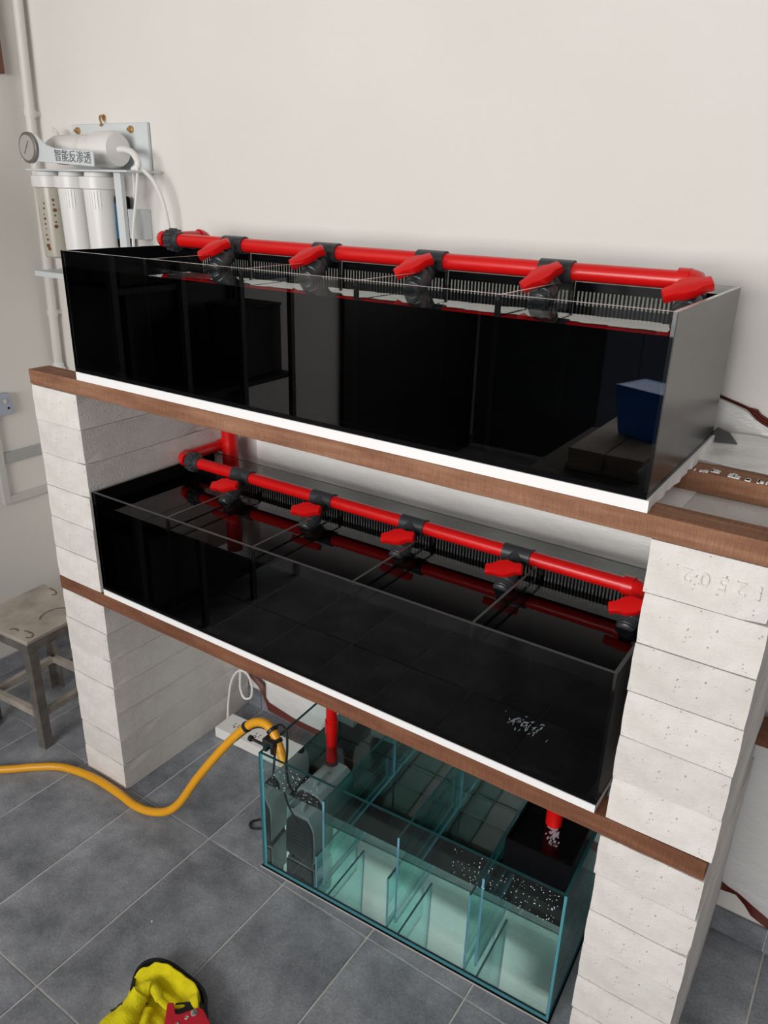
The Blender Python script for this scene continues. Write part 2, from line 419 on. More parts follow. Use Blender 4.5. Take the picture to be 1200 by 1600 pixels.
def pillar(x, label, seed, dy=1.0):
    root = thing('block_pillar', (x, 0.0, 0), label, 'pillar', 'aerated concrete block pillars under the tanks')
    r = random.Random(seed)
    for k in range(13):
        z = 0.0003 + ZB/7*k if k < 7 else ZM + 0.0003 + (ZU-ZM)/6*(k-7)
        o = link_copy(block_me[r.randrange(5)], 'block', root, (x + r.uniform(-0.003, 0.003), r.uniform(0.0, 0.0035), z))
        o.scale = (1, dy, 1.0 if k < 7 else 1.005)
    o = link_copy(slab_me[0], 'filler_slab', root, (x, 0.0675, ZB+0.0002))
    o.scale = (1, 1.6, 1)
    return root
pl = pillar(0.1015, 'left white block pillar beside the steel stool, with mid and upper tank ends in front of its inner side', 3)
pr = pillar(1.8365, 'right white block pillar at the photo edge, nearest to the camera', 9, 0.955)
# raised casting digits, upside down, on the topmost block of the right pillar
def text_mesh(body, size, extrude, mt, name):
    cu = bpy.data.curves.new(name, 'FONT'); cu.body = body; cu.size = size; cu.extrude = extrude; cu.align_x = 'CENTER'; cu.align_y = 'CENTER'
    cu.bevel_depth = 0.0
    to = bpy.data.objects.new('tmp', cu); COL.objects.link(to)
    dg = bpy.context.evaluated_depsgraph_get(); me = bpy.data.meshes.new_from_object(to.evaluated_get(dg))
    bpy.data.objects.remove(to); me.name = name; me.materials.clear(); me.materials.append(mt); return me
dg_me = text_mesh('1 2 5 0 2', 0.036, 0.0012, M['block'], 'embossed_number')
o = link_copy(dg_me, 'embossed_number', pr, (1.857, 0.0015, 1.298)); o.rotation_euler = (math.radians(90), math.radians(180), 0)

# ------------------------------------------------------------------ beams and foam boards
def beam(name_label, x0, x1, y0, y1, z0, z1, mt):
    b = MB(); n = 24
    sec = [(y0, z0), (y1, z0), (y1, z1), (y0, z1)]; v = []; f = []
    r = random.Random(hash((x0, y0)) & 255)
    for i in range(n+1):
        x = x0+(x1-x0)*i/n
        for (yy, zz) in sec: v.append((x, yy+r.uniform(-0.0008, 0.0008), zz+r.uniform(-0.0006, 0.0006)))
    for i in range(n):
        for k in range(4): f.append((i*4+k, i*4+(k+1) % 4, i*4+4+(k+1) % 4, i*4+4+k))
    f += [(3, 2, 1, 0), (n*4, n*4+1, n*4+2, n*4+3)]
    b.add(v, f)
    return tag(b.build('wooden_beam', mt, bevel=0.0012), name_label, 'beam', 'sawn wooden beams across the pillars')
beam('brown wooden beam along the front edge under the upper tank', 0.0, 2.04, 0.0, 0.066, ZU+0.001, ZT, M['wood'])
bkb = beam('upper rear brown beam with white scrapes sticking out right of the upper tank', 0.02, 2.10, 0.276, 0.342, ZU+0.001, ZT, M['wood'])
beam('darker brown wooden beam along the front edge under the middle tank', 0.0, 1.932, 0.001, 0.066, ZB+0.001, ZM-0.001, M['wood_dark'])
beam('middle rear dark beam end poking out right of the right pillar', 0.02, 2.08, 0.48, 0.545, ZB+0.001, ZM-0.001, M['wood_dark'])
sc = MB()
for (xx, yy, w, d) in ((1.745, 0.279, 0.035, 0.018), (1.762, 0.292, 0.012, 0.02), (1.80, 0.281, 0.022, 0.026), (1.822, 0.279, 0.010, 0.012), (1.85, 0.28, 0.02, 0.02)):
    for q in range(5):
        x_a = xx+rnd.uniform(-w/2, w/2); sc.box((x_a, yy+rnd.uniform(-0.002, 0.003), ZT-0.001), (x_a+rnd.uniform(0.002, 0.006), yy+0.004+d*rnd.uniform(0.3, 1), ZT+0.0014))
sc.build('plaster_scrape', M['foam'], bkb)

def foam(label, x0, x1, y0, y1, z0, z1, ragged):
    b = MB(); n = 30; v = []; f = []
    for j in range(n+1):
        y = y0+(y1-y0)*j/n; rg = rnd.uniform(-0.004, 0.003) if ragged and 1 < j else 0
        for (x, z) in ((x0, z0), (x1+rg, z0), (x1+rg*0.4, z1), (x0, z1)): v.append((x, y, z))
    for j in range(n):
        for k in range(4): f.append((j*4+k, j*4+(k+1) % 4, j*4+4+(k+1) % 4, j*4+4+k))
    f += [(3, 2, 1, 0), (n*4, n*4+1, n*4+2, n*4+3)]
    b.add(v, f)
    return tag(b.build('foam_board', M['foam']), label, 'foam board', 'white foam boards under the tanks')
foam('white foam board under the upper tank, ragged at its right end', 0.217, 1.722, 0.0, 0.475, ZT+0.001, ZT+0.0225, True)
foam('white foam board under the middle tank', 0.217, 1.717, 0.0, 0.475, ZM+0.0005, ZM+0.0185, False)

# ------------------------------------------------------------------ black divided tanks
def pane(p, name, a, b, axis, gm, em, label=None):
    """glass sheet: big faces clear, the narrow sides cut-edge coloured"""
    q = MB(); q.box(a, b)
    big = {'x': (3, 5), 'y': (2, 4), 'z': (0, 1)}[axis]
    q.mi = [0 if i in big else (1 if i == 1 else 2) for i in range(6)]
    em = em if isinstance(em, (list, tuple)) else (em, em)
    o = q.build(name, [gm, em[0], em[1]], p)
    if label: o['label'] = label
    return o
def fish_tank(label, z0, ztop, zw, comb_top, comb_bot, water_mat, edge):
    xa, xb, ya, yb = 0.214, 1.717, 0.002, 0.468
    root = thing('fish_tank', (0.9655, 0.235, z0), label, 'fish tank', 'long black divided fish tanks')
    g = 0.008
    bx((xa, ya, z0), (xb, yb, z0+0.01)).build('bottom_panel', M['black'], root)
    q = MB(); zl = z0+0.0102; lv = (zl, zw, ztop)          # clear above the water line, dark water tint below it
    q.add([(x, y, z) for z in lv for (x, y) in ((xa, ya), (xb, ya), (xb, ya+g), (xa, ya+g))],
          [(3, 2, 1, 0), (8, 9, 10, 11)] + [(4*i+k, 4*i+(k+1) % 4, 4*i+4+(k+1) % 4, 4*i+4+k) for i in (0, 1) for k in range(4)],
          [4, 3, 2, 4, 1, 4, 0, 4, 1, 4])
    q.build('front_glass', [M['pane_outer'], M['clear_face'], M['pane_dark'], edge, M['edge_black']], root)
    pane(root, 'back_glass', (xa+g, yb-g, z0+0.0102), (xb-g, yb, ztop), 'y', M['pane'], (M['edge_black'], M['edge_black']))
    q = MB().box((xa, ya+g+0.0002, z0+0.0102), (xa+g-0.0002, yb, ztop)); q.mi = [0, 1, 0, 0, 0, 0]
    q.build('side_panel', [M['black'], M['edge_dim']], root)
    q = MB().box((xb-g+0.0002, ya+g+0.0002, z0+0.0102), (xb, yb, ztop)); q.mi = [0, 1, 0, 0, 0, 0]
    q.build('side_panel', [M['black_satin'], edge], root)
    xd = [0.5145, 0.8155, 1.1155, 1.4155]
    yw0, yw1 = 0.364, 0.3668
    for x in xd:
        pane(root, 'divider', (x-0.003, ya+g+0.0003, z0+0.0102), (x+0.003, yw0-0.0047, ztop-0.002), 'x', M['pane'], (edge, M['edge_black']))
    for x in xd:
        bx((x-0.0034, yw0-0.0044, zw+0.0006), (x+0.0034, yw0-0.0006, ztop-0.0022)).build('joint_strip', edge, root)
    sm = MB()
    for x in xd: sm.box((x-0.005, ya+g, z0+0.011), (x+0.005, ya+g+0.004, ztop-0.012))
    sm.box((xa+g, ya+g, z0+0.0103), (xb-g, ya+g+0.006, z0+0.018))
    sm.build('silicone_seam', M['seam'], root)
    xs = [xa+g] + xd + [xb-g]
    for i in range(5):
        l, r = xs[i]+0.0002, xs[i+1]-0.0002; c = MB()
        c.box((l, yw0, z0+0.0102), (r, yw1, comb_bot)); c.box((l, yw0, comb_top), (r, yw1, ztop-0.006))
        n = 33; pitch = (r-l-0.016)/n
        c.box((l, yw0, comb_bot), (l+0.008, yw1, comb_top)); c.box((r-0.008, yw0, comb_bot), (r, yw1, comb_top))
        for k in range(n):
            a = l+0.008+k*pitch + pitch*0.55
            c.box((a, yw0, comb_bot), (a+pitch*0.45, yw1, comb_top))
        c.build('overflow_comb', M['black'], root)
        w = MB().grid(lambda u, v: Vector((xs[i]+0.004+(xs[i+1]-xs[i]-0.008)*u, ya+g+0.0005+(yw0-ya-g-0.001)*v, zw)), 1, 1)
        w.build('water', water_mat, root)
    return root
UZ0, UZT, UZW = ZT+0.0228, 1.712, 1.674
MZ0, MZT, MZW = ZM+0.0188, 1.068, 1.031
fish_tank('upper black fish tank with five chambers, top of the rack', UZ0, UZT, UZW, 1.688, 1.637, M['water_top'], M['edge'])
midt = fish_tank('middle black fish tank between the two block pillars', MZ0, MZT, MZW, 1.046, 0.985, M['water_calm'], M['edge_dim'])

wm = MB(); rr = random.Random(21)                        # pale streaks on the front glass, painted in for a patch of reflections
for k in range(46):
    x, z = 1.554+rr.gauss(0, 0.021), 0.882+rr.gauss(0, 0.010); a = rr.uniform(0.2, 1.4); l, w = rr.uniform(0.002, 0.006), rr.uniform(0.0004, 0.0009)
    dx, dz = math.cos(a), math.sin(a)
    wm.add([(x-dx*l-dz*w, 0.0017, z-dz*l+dx*w), (x+dx*l-dz*w, 0.0017, z+dz*l+dx*w), (x+dx*l+dz*w, 0.0017, z+dz*l-dx*w), (x-dx*l+dz*w, 0.0017, z-dz*l-dx*w)], [(0, 1, 2, 3)])
wm.build('reflection_streaks', M['reflection_streak'], midt)['kind'] = 'stuff'
# ------------------------------------------------------------------ red and grey pipework
def manifold(label, yp, zp, tees, xe, theta, zlev, mid):
    R = 0.0172
    root = thing('supply_pipe', (0.96, yp, zp-R), label, 'pipework', 'red water pipes with grey valves')
    # left: end elbow, union, pipe running back
    MB().tube(arc((0.258, yp+0.03, zp), (0, -1, 0), (-1, 0, 0), 0.03, 0, math.pi/2, 8)[::-1], 0.0215, 16).build('elbow', M['red'], root, smooth=True)
    yb2 = yp+0.145 if not mid else 0.52
    MB().tube([(0.228, yp+0.03, zp), (0.228, yb2, zp)], R, 16).build('pipe', M['red'], root, smooth=True)
    if mid:
        MB().lathe((0.228, yb2-0.03, zp), (0, 1, 0), [(0, 0.021), (0.035, 0.021)], 16).build('coupling', M['red'], root, smooth=True)
    else:
        MB().tube(arc((0.228, yb2, zp-0.03), (0, 0, 1), (0, 1, 0), 0.03, 0, math.pi/2, 8), 0.022, 16).build('elbow', M['red'], root, smooth=True)
    u = MB().lathe((0.268, yp, zp), (1, 0, 0), [(0, 0.022), (0.004, 0.027), (0.030, 0.027), (0.034, 0.022), (0.046, 0.0205)], 20)
    for k in range(12):
        a = k*math.pi/6; c = Vector((0.272, yp+0.027*math.cos(a), zp+0.027*math.sin(a)))
        u.tube([c, c+Vector((0.026, 0, 0))], 0.0035, 6)
    u.build('union', M['grey_pvc'], root, smooth=True)
    stops = [0.300] + sum([[x-0.032, x+0.032] for x in tees], []) + [xe-0.02]
    for i in range(0, len(stops), 2):
        MB().tube([(stops[i]-0.004, yp, zp), (stops[i+1]+0.004, yp, zp)], R, 18).build('pipe', M['red'], root, smooth=True)
    a_ = Vector((0, -0.8, -0.6)); n_ = Vector((0, -0.6, 0.8)); X_ = Vector((1, 0, 0))
    def valve(x, th, elbow_end):
        base = Vector((x, yp, zp)); th = math.radians(th)
        v = MB().lathe(base, a_, [(0.012, 0.0195), (0.034, 0.0195), (0.036, 0.0235), (0.046, 0.0235), (0.048, 0.022), (0.060, 0.0255), (0.078, 0.0255), (0.080, 0.0235), (0.088, 0.0235), (0.089, 0.021)], 20)
        v.lathe(base + a_*0.066, n_, [(0.010, 0.0155), (0.034, 0.0135)], 14)
        vo = v.build('ball_valve', M['grey_pvc'], root, smooth=True)
        nz = MB().lathe(base + a_*0.0885, a_, [(0, 0.0195), (0.004, 0.0215), (0.006, 0.0195), (0.010, 0.0215), (0.012, 0.0195), (0.017, 0.019)], 18)
        nz.build('nozzle', M['grey_pvc'], vo, smooth=True)
        hd = math.cos(th)*X_ - math.sin(th)*a_; hw = n_.cross(hd)
        out = [(-.043, -.0115), (-.043, .0115), (-.025, .0125), (-.010, .0195), (.010, .0195), (.025, .0125), (.043, .0115), (.043, -.0115), (.025, -.0125), (.010, -.0195), (-.010, -.0195), (-.025, -.0125)]
        h = MB().prism(out, base + a_*0.066 + n_*0.034, hd, hw, n_, 0.018)
        for p in h.v:                                   # wings droop a little from the hub
            s = (p - base - a_*0.066).dot(hd); p -= n_*(0.10*abs(s))
        h.build('valve_handle', M['red'], vo, bevel=0.004, seg=2, smooth=True)
    for i, x in enumerate(tees):
        t = MB().lathe((x-0.035, yp, zp), (1, 0, 0), [(0, 0.0215), (0.070, 0.0215)], 20)
        t.lathe((x, yp, zp), a_, [(0.0, 0.0215), (0.030, 0.0215)], 18)
        t.build('tee', M['grey_pvc'], root, bevel=0.0, smooth=True)
        valve(x, theta[i], False)
    e = MB().tube([(xe-0.038, yp, zp), (xe-0.016, yp, zp)], 0.0225, 18)
    e.tube(arc((xe-0.012, yp, zp) if False else (xe-0.016, yp+0.0, zp), (0, 0, 1), (1, 0, 0), 0.0, 0, 1, 1)[:1] + [Vector((xe-0.016, yp, zp)), Vector((xe-0.006, yp-0.003, zp-0.002)), Vector((xe, yp-0.011, zp-0.008)), Vector((xe, yp-0.030, zp-0.0225))][0:], 0.0215, 18)
    e.build('elbow', M['red'], root, smooth=True)
    valve(xe, theta[4], True)
    return root
manifold('red pipe with grey valves along the upper tank', 0.308, UZT+0.0185, [0.515, 0.815, 1.106, 1.397], 1.672, [45, 46, 44, 52, 30], UZW, False)
manifold('red pipe with grey valves along the middle tank', 0.322, MZT+0.0185, [0.490, 0.790, 1.081, 1.370], 1.660, [18, 16, 20, 18, 22], MZW, True)

def red_pipe(label, x, y, z0, z1, r, sock=None):
    root = thing('drain_pipe', (x, y, z0), label, 'pipe', 'vertical red pipes')
    MB().tube([(x, y, z0), (x, y, z1)], r, 20).build('pipe', M['red'], root, smooth=True)
    if sock is not None:
        MB().lathe((x, y, sock), (0, 0, 1), [(0, r+0.003), (0.045, r+0.003)], 20).build('socket', M['red'], root, smooth=True)
    return root
red_pipe('thick vertical red pipe behind the left end of the middle tank', 0.262, 0.5005, 0.78, ZU-0.001, 0.0265, 0.95)

# ------------------------------------------------------------------ glass sump on the floor
SA = math.radians(2.8)
sump = thing('sump_tank', (0.785, 0.030, 0.0), 'clear green glass sump tank with baffles on the tiled floor', 'sump tank', rotz=SA, local=True)
SL, SD, SH, SW = 0.888, 0.405, 0.42, 0.312
bx((-0.004, -0.004, 0.0008), (SL+0.004, SD+0.004, 0.006)).build('base_mat', M['seam'], sump)
bx((-0.005, -0.0062, 0.0008), (SL+0.004, -0.0042, 0.004)).build('mat_edge', M['grout'], sump)
G = 0.008
pane(sump, 'bottom_glass', (G, G+0.0002, 0.0065), (SL-G, SD-G-0.0002, 0.0135), 'z', M['pane_wet'], (M['edge_black'], M['edge_black']))
pane(sump, 'front_glass', (0, 0, 0.0065), (SL, G, SH), 'y', M['pane_teal'], (M['edge_deep'], M['edge_teal']))
pane(sump, 'back_glass', (0, SD-G, 0.0065), (SL, SD, SH), 'y', M['pane_teal'], (M['edge_deep'], M['edge_teal']))
pane(sump, 'side_glass', (0, G+0.0002, 0.0065), (G, SD-G-0.0002, SH), 'x', M['pane_teal'], (M['edge_deep'], M['edge_teal']))
pane(sump, 'side_glass', (SL-G, G+0.0002, 0.0065), (SL, SD-G-0.0002, SH), 'x', M['pane_teal'], (M['edge_deep'], M['edge_teal']))
for x, h in ((0.187, 0.135), (0.422, 0.19), (0.655, 0.275)):
    pane(sump, 'baffle', (x-0.003, G+0.002, 0.016), (x+0.003, SD-G-0.002, h), 'x', M['pane_baffle'], (M['edge_deep'], M['edge_blue']))
for x in (0.213, 0.448, 0.685):
    pane(sump, 'hanging_baffle', (x-0.003, G+0.002, 0.045), (x+0.003, SD-G-0.002, 0.345), 'x', M['pane_baffle'], (M['edge_deep'], M['edge_blue']))
bx((G+0.0008, G+0.0008, 0.0145), (SL-G-0.0008, SD-G-0.0008, SW)).build('water', M['water_body'], sump)
dp = MB(); rr = random.Random(11)
def droplet(x, z, s, y=-0.0004):
    n = 6
    ring = [(x+s*math.cos(2*math.pi*k/n), y, z+s*math.sin(2*math.pi*k/n)*1.2) for k in range(n)]
    dp.add(ring + [(x, y-s*0.6, z)], [(k, (k+1) % n, n) for k in range(n)])
for _ in range(75): droplet(min(0.2, abs(rr.gauss(0.115, 0.05))+0.01), 0.325+0.085*rr.random(), rr.uniform(0.0006, 0.0017))
for _ in range(125): droplet(0.60+0.27*rr.random()**0.8, 0.318+0.098*rr.random(), rr.uniform(0.0005, 0.0015))
dpo = dp.build('droplets', M['drop'], sump, smooth=True); dpo['kind'] = 'stuff'

# filter tray at the right end of the sump
def sump_w(x, y, z): return Vector((0.785 + x*math.cos(SA) - y*math.sin(SA), 0.030 + x*math.sin(SA) + y*math.cos(SA), z))
tray = thing('filter_tray', (0.785, 0.030, 0.0), 'black open filter box in the right end of the glass sump', 'filter box', rotz=SA, local=True)
tx0, tx1, ty0, ty1, tz0, tz1 = 0.708, 0.872, 0.070, 0.380, 0.335, 0.437
q = MB()
q.box((tx0, ty0, tz0), (tx1, ty1, tz0+0.005))
q.box((tx0, ty0, tz0+0.0051), (tx1, ty0+0.005, tz1)); q.box((tx0, ty1-0.005, tz0+0.0051), (tx1, ty1, tz1))
q.box((tx0, ty0+0.0051, tz0+0.0051), (tx0+0.005, ty1-0.0051, tz1)); q.box((tx1-0.005, ty0+0.0051, tz0+0.0051), (tx1, ty1-0.0051, tz1))
q.build('box', M['black'], tray)
MB().grid(lambda u, v: Vector((tx0+0.0055+(tx1-tx0-0.011)*u, ty0+0.0055+(ty1-ty0-0.011)*v, tz1-0.008)), 1, 1).build('water', M['water_top'], tray)
bx((tx0+0.006, ty0+0.006, tz0+0.0055), (tx1-0.006, ty1-0.006, tz1-0.016)).build('filter_pad', M['black_cloth'], tray)
sp = MB(); rr = random.Random(5)
for k in range(60):
    t_ = rr.random(); c = Vector((0.795+0.018*t_+rr.gauss(0, 0.006+0.004*t_), 0.172-0.055*t_, tz1-0.0078)); s = rr.uniform(0.002, 0.0055)*(1.1-0.6*t_)
    sp.add([c+Vector((-s*0.6, -s, 0)), c+Vector((s*0.6, -s*1.2, 0)), c+Vector((s*0.4, s, 0)), c+Vector((-s*0.5, s, 0)), c+Vector((0, 0, s*0.3))], [(0, 1, 4), (1, 2, 4), (2, 3, 4), (3, 0, 4)])
spo = sp.build('splash', M['splash'], tray, smooth=True); spo['kind'] = 'stuff'
pt = sump_w(0.788, 0.186, 0)
red_pipe('red drain pipe end above the black filter box', pt.x, pt.y, 0.4305, ZB-0.001, 0.0205, None)

# pump with its riser
pump = thing('water_pump', (0.868, 0.235, 0.0145), 'grey submersible pump standing in the left sump chamber', 'pump')
px0, px1, py0, py1, pz0, pz1 = 0.812, 0.922, 0.150, 0.300, 0.024, 0.195
q = MB().prism([(-.052, 0), (.052, 0), (.055, .06), (.052, .13), (.030, .168), (-.030, .168), (-.052, .13), (-.055, .06)], (0.868, py0, pz0), (1, 0, 0), (0, 0, 1), (0, 1, 0), py1-py0)
q.build('body', M['pump'], pump, bevel=0.008, seg=2, smooth=True)
q = MB().prism([(-.050, .005), (.050, .005), (.050, .06), (.047, .125), (.028, .155), (-.028, .155), (-.047, .125), (-.050, .06)], (0.868, py0-0.012, pz0), (1, 0, 0), (0, 0, 1), (0, 1, 0), 0.0118)
fo = q.build('front_cover', M['pump_face'], pump, bevel=0.003, seg=1)
q = MB()
for k in range(5): q.box((0.845, py0-0.0150, pz0+0.05+0.014*k), (0.891, py0-0.0122, pz0+0.055+0.014*k))
q.build('grille', M['grey_pvc'], fo)
MB().tube(spline([(0.868, 0.17, pz1-0.004), (0.868, 0.18, pz1+0.016), (0.868, 0.225, pz1+0.018), (0.868, 0.245, pz1-0.004)], 5), 0.007, 8).build('handle', M['pump'], pump, smooth=True)
for sx in (-1, 1):
    for y in (0.165, 0.285): MB().tube([(0.868+sx*0.04, y, 0.015), (0.868+sx*0.04, y, 0.027)], 0.009, 10).build('foot', M['black_rubber'], pump)
MB().lathe((0.846, 0.283, pz1-0.03), (0, 0, 1), [(0, 0.021), (0.045, 0.021)], 16).build('outlet', M['grey_pvc'], pump, smooth=True)
rp = red_pipe('red riser pipe standing out of the pump in the left sump chamber', 0.846, 0.283, pz1+0.016, ZB-0.001, 0.0165, 0.355)
rp.name = 'riser_pipe'
cd = thing('pump_cord', (0.80, 0.10, 0.0), 'black pump cord looping over the left rim of the glass sump', 'cord')
MB().tube(spline([(0.872, 0.152, 0.14), (0.862, 0.12, 0.19), (0.846, 0.092, 0.26), (0.842, 0.080, 0.36), (0.838, 0.090, 0.415), (0.815, 0.115, 0.452), (0.785, 0.125, 0.455), (0.764, 0.130, 0.43), (0.757, 0.130, 0.36), (0.752, 0.12, 0.24), (0.742, 0.12, 0.10), (0.70, 0.13, 0.02), (0.66, 0.115, 0.006), (0.64, 0.13, 0.006), (0.655, 0.155, 0.006), (0.70, 0.19, 0.006), (0.69, 0.26, 0.006), (0.63, 0.33, 0.010), (0.592, 0.372, 0.0115)], 7), 0.0038, 8).build('cable', M['black_rubber'], cd, smooth=True)

# ------------------------------------------------------------------ yellow hose with its rim clamp
hose = thing('garden_hose', (0.2, 0.0, 0.0), 'yellow hose snaking across the floor and into the sump', 'hose')
hp = spline([(-0.70, -0.62, 0.013), (-0.42, -0.36, 0.013), (-0.211, -0.192, 0.013), (-0.13, -0.118, 0.013), (-0.05, -0.062, 0.013), (0.075, -0.034, 0.013), (0.20, -0.032, 0.013), (0.295, -0.038, 0.014), (0.36, -0.030, 0.020), (0.42, -0.014, 0.042), (0.47, 0.0, 0.095), (0.53, 0.020, 0.20), (0.585, 0.048, 0.290), (0.628, 0.075, 0.355), (0.668, 0.093, 0.405), (0.703, 0.104, 0.438), (0.740, 0.108, 0.449), (0.775, 0.104, 0.437), (0.806, 0.094, 0.402), (0.830, 0.084, 0.366)], 7)
MB().tube(hp, 0.0132, 14).build('hose', M['hose'], hose, smooth=True)
clamp = thing('hose_clamp', (0.752, 0.09, 0.40), 'black plastic hose holder clipped on the sump rim corner', 'clamp')
q = MB()
q.box((0.752, 0.066, 0.372), (0.782, 0.10, 0.4205)); q.box((0.7765, 0.074, 0.372), (0.784, 0.0755, 0.4205))
q.v = [p for p in q.v]
q = MB().box((0.766, 0.066, 0.4212), (0.806, 0.086, 0.432)).box((0.766, 0.066, 0.392), (0.7805, 0.086, 0.4212)).box((0.7935, 0.066, 0.392), (0.806, 0.086, 0.4212))
q.build('jaw', M['black_rubber'], clamp, bevel=0.003)
MB().tube([(0.715, 0.076, 0.405), (0.766, 0.076, 0.406)], 0.0045, 8).tube([(0.708, 0.076, 0.405), (0.718, 0.076, 0.405)], 0.009, 8).build('thumb_screw', M['black_rubber'], clamp, smooth=True)
MB().box((0.752, 0.080, 0.400), (0.766, 0.104, 0.420)).build('post', M['black_rubber'], clamp, bevel=0.002)
q = MB()
def cradle(pa, pb, off, rr_, n=10):
    pa, pb = Vector(pa), Vector(pb); q.tube(spline([pa, (pa+pb)/2+Vector(off), pb], 5), rr_, 8)
for (i0, i1) in ((96, 101), (112, 115), (121, 124)):
    for i in range(i0, min(i1, len(hp)-1)):
        pass
for p, t in ((hp[100], hp[101]-hp[99]), (hp[118], hp[119]-hp[117]), (hp[123], hp[124]-hp[122])):
    t = t.normalized(); q.lathe(p - t*0.006, t, [(0, 0.0145), (0.001, 0.0165), (0.011, 0.0165), (0.012, 0.0145)], 14)
low = [p + Vector((0, 0, -0.0175)) for p in hp[94:124:2]]
q.tube(low, 0.0035, 8)
q.build('cradle', M['black_rubber'], clamp, smooth=True)

# ------------------------------------------------------------------ power strip with white cable
strip = thing('power_strip', (0.41, 0.425, 0.0), 'long white power strip lying on the floor behind the sump', 'power strip')
c0, c1, c2 = Vector((0.219, 0.480, 0.045)), Vector((0.578, 0.494, 0.045)), Vector((0.270, 0.372, 0.045))
ux = (c1-c0).normalized(); uy = Vector((-ux.y, ux.x, 0)); o0 = Vector((0.243, 0.368, 0.0))
q = MB().prism([(0, 0), (0.36, 0), (0.36, 0.098), (0, 0.098)], o0 + Vector((0, 0, 0.002)), ux, uy, Vector((0, 0, 1)), 0.042)
so = q.build('body', M['white_pl'], strip, bevel=0.004, seg=2)
for k in range(3):
    q = MB(); b0 = o0 + ux*(0.060+0.10*k) + uy*0.048 + Vector((0, 0, 0.0442))
    for (dx, dy, a, b) in ((-0.012, 0.012, 0.002, 0.006), (0.012, 0.012, 0.002, 0.006), (0, -0.014, 0.002, 0.008), (-0.010, -0.006, 0.005, 0.002), (0.014, -0.004, 0.004, 0.002)):
        a *= 0.75; b *= 0.6; c = b0 + ux*dx*0.7 + uy*dy*0.7; q.prism([(-a, -b), (a, -b), (a, b), (-a, b)], c, ux, uy, Vector((0, 0, 1)), 0.0006)
    q.build('socket_holes', M['seam'], so)
MB().tube(spline([o0 + ux*0.002 + uy*0.06 + Vector((0, 0, 0.022)), (0.222, 0.455, 0.03), (0.214, 0.47, 0.08), (0.225, 0.48, 0.17), (0.252, 0.49, 0.222), (0.283, 0.50, 0.222), (0.308, 0.50, 0.185), (0.303, 0.50, 0.125), (0.268, 0.50, 0.105), (0.250, 0.50, 0.14), (0.253, 0.50, 0.20), (0.262, 0.50, 0.32), (0.27, 0.50, 0.52), (0.272, 0.46, ZB-0.002)], 8), 0.0042, 8).build('cable', M['white_pl'], strip, smooth=True)

# ------------------------------------------------------------------ plastic sheeting on the wall behind the rack
def lerp_curve(pts, x):
    if x <= pts[0][0]: return pts[0][1]
    for (a, b), (c, d) in zip(pts, pts[1:]):
        if x <= c: return b+(d-b)*(x-a)/(c-a)
    return pts[-1][1]
top_c = [(0.3, 1.46), (1.70, 1.464), (1.757, 1.446), (1.775, 1.432), (1.807, 1.417), (2.1, 1.31), (2.6, 1.22)]
bot_c = [(0.3, 0.10), (0.32, 0.066), (0.44, 0.045), (0.9, 0.04), (1.6, 0.10), (1.93, 0.188), (1.955, 0.172), (1.985, 0.166), (2.06, 0.13), (2.2, 0.06), (2.6, 0.04)]
sheet = thing('plastic_sheet', (1.4, 0.59, 0.0), 'clear wrinkled plastic sheet with maroon edge hung on the wall behind the rack', 'plastic sheet')
def film_pt(u, v):
    x = 0.31 + 2.2*u; zb, zt = lerp_curve(bot_c, x), lerp_curve(top_c, x); z = zb+(zt-zb)*v
    w = noise.noise(Vector((x*3.1, z*2.3, 1.7)))*0.5+noise.noise(Vector((x*9, z*5.0, 4.2)))*0.25
    bulge = max(0, min(1, (x-1.955)/0.22))*math.sin(math.pi*min(1, max(0, v)))
    bulge2 = max(0, min(1, (x-1.74)/0.1))*max(0, min(1, (z-1.36)/0.05))*(1-v*v)
    return Vector((x, 0.580 - 0.007*(w+0.4) - 0.07*bulge*(0.6+0.6*w) - 0.05*bulge2, z))
MB().grid(film_pt, 150, 90).build('film', M['film'], sheet, smooth=True)
def ribbon(up, dn, name, ribs, y):
    b = MB(); n = 90; xa, xb = up[0][0], up[-1][0]
    def pt(u, v):
        x = xa+(xb-xa)*u; z0, z1 = lerp_curve(dn, x), lerp_curve(up, x)
        return Vector((x, y - 0.003*abs(math.sin(v*math.pi*ribs)), z0+(z1-z0)*v))
    b.grid(pt, n, ribs*4); return b.build(name, M['maroon'], sheet, solid=0.002)
ribbon([(.222, .165), (.30, .122), (.313, .100), (.44, .085), (.9, .075), (1.6, .11), (1.93, .19), (1.955, .175), (1.985, .168), (2.06, .13), (2.3, .05)],
       [(.222, .138), (.288, .098), (.300, .02), (.43, .012), (.9, .008), (1.6, .06), (1.93, .152), (1.947, .142), (1.96, .168), (1.985, .160), (2.022, .112), (2.066, .094), (2.3, .02)], 'edge_band', 7, 0.5825)
ribbon([(1.690, 1.470), (1.757, 1.452), (1.777, 1.450), (1.785, 1.441), (1.807, 1.431), (2.1, 1.34), (2.4, 1.28)],
       [(1.690, 1.467), (1.756, 1.447), (1.774, 1.430), (1.790, 1.420), (1.807, 1.414), (2.1, 1.29), (2.4, 1.20)], 'edge_band', 3, 0.592)
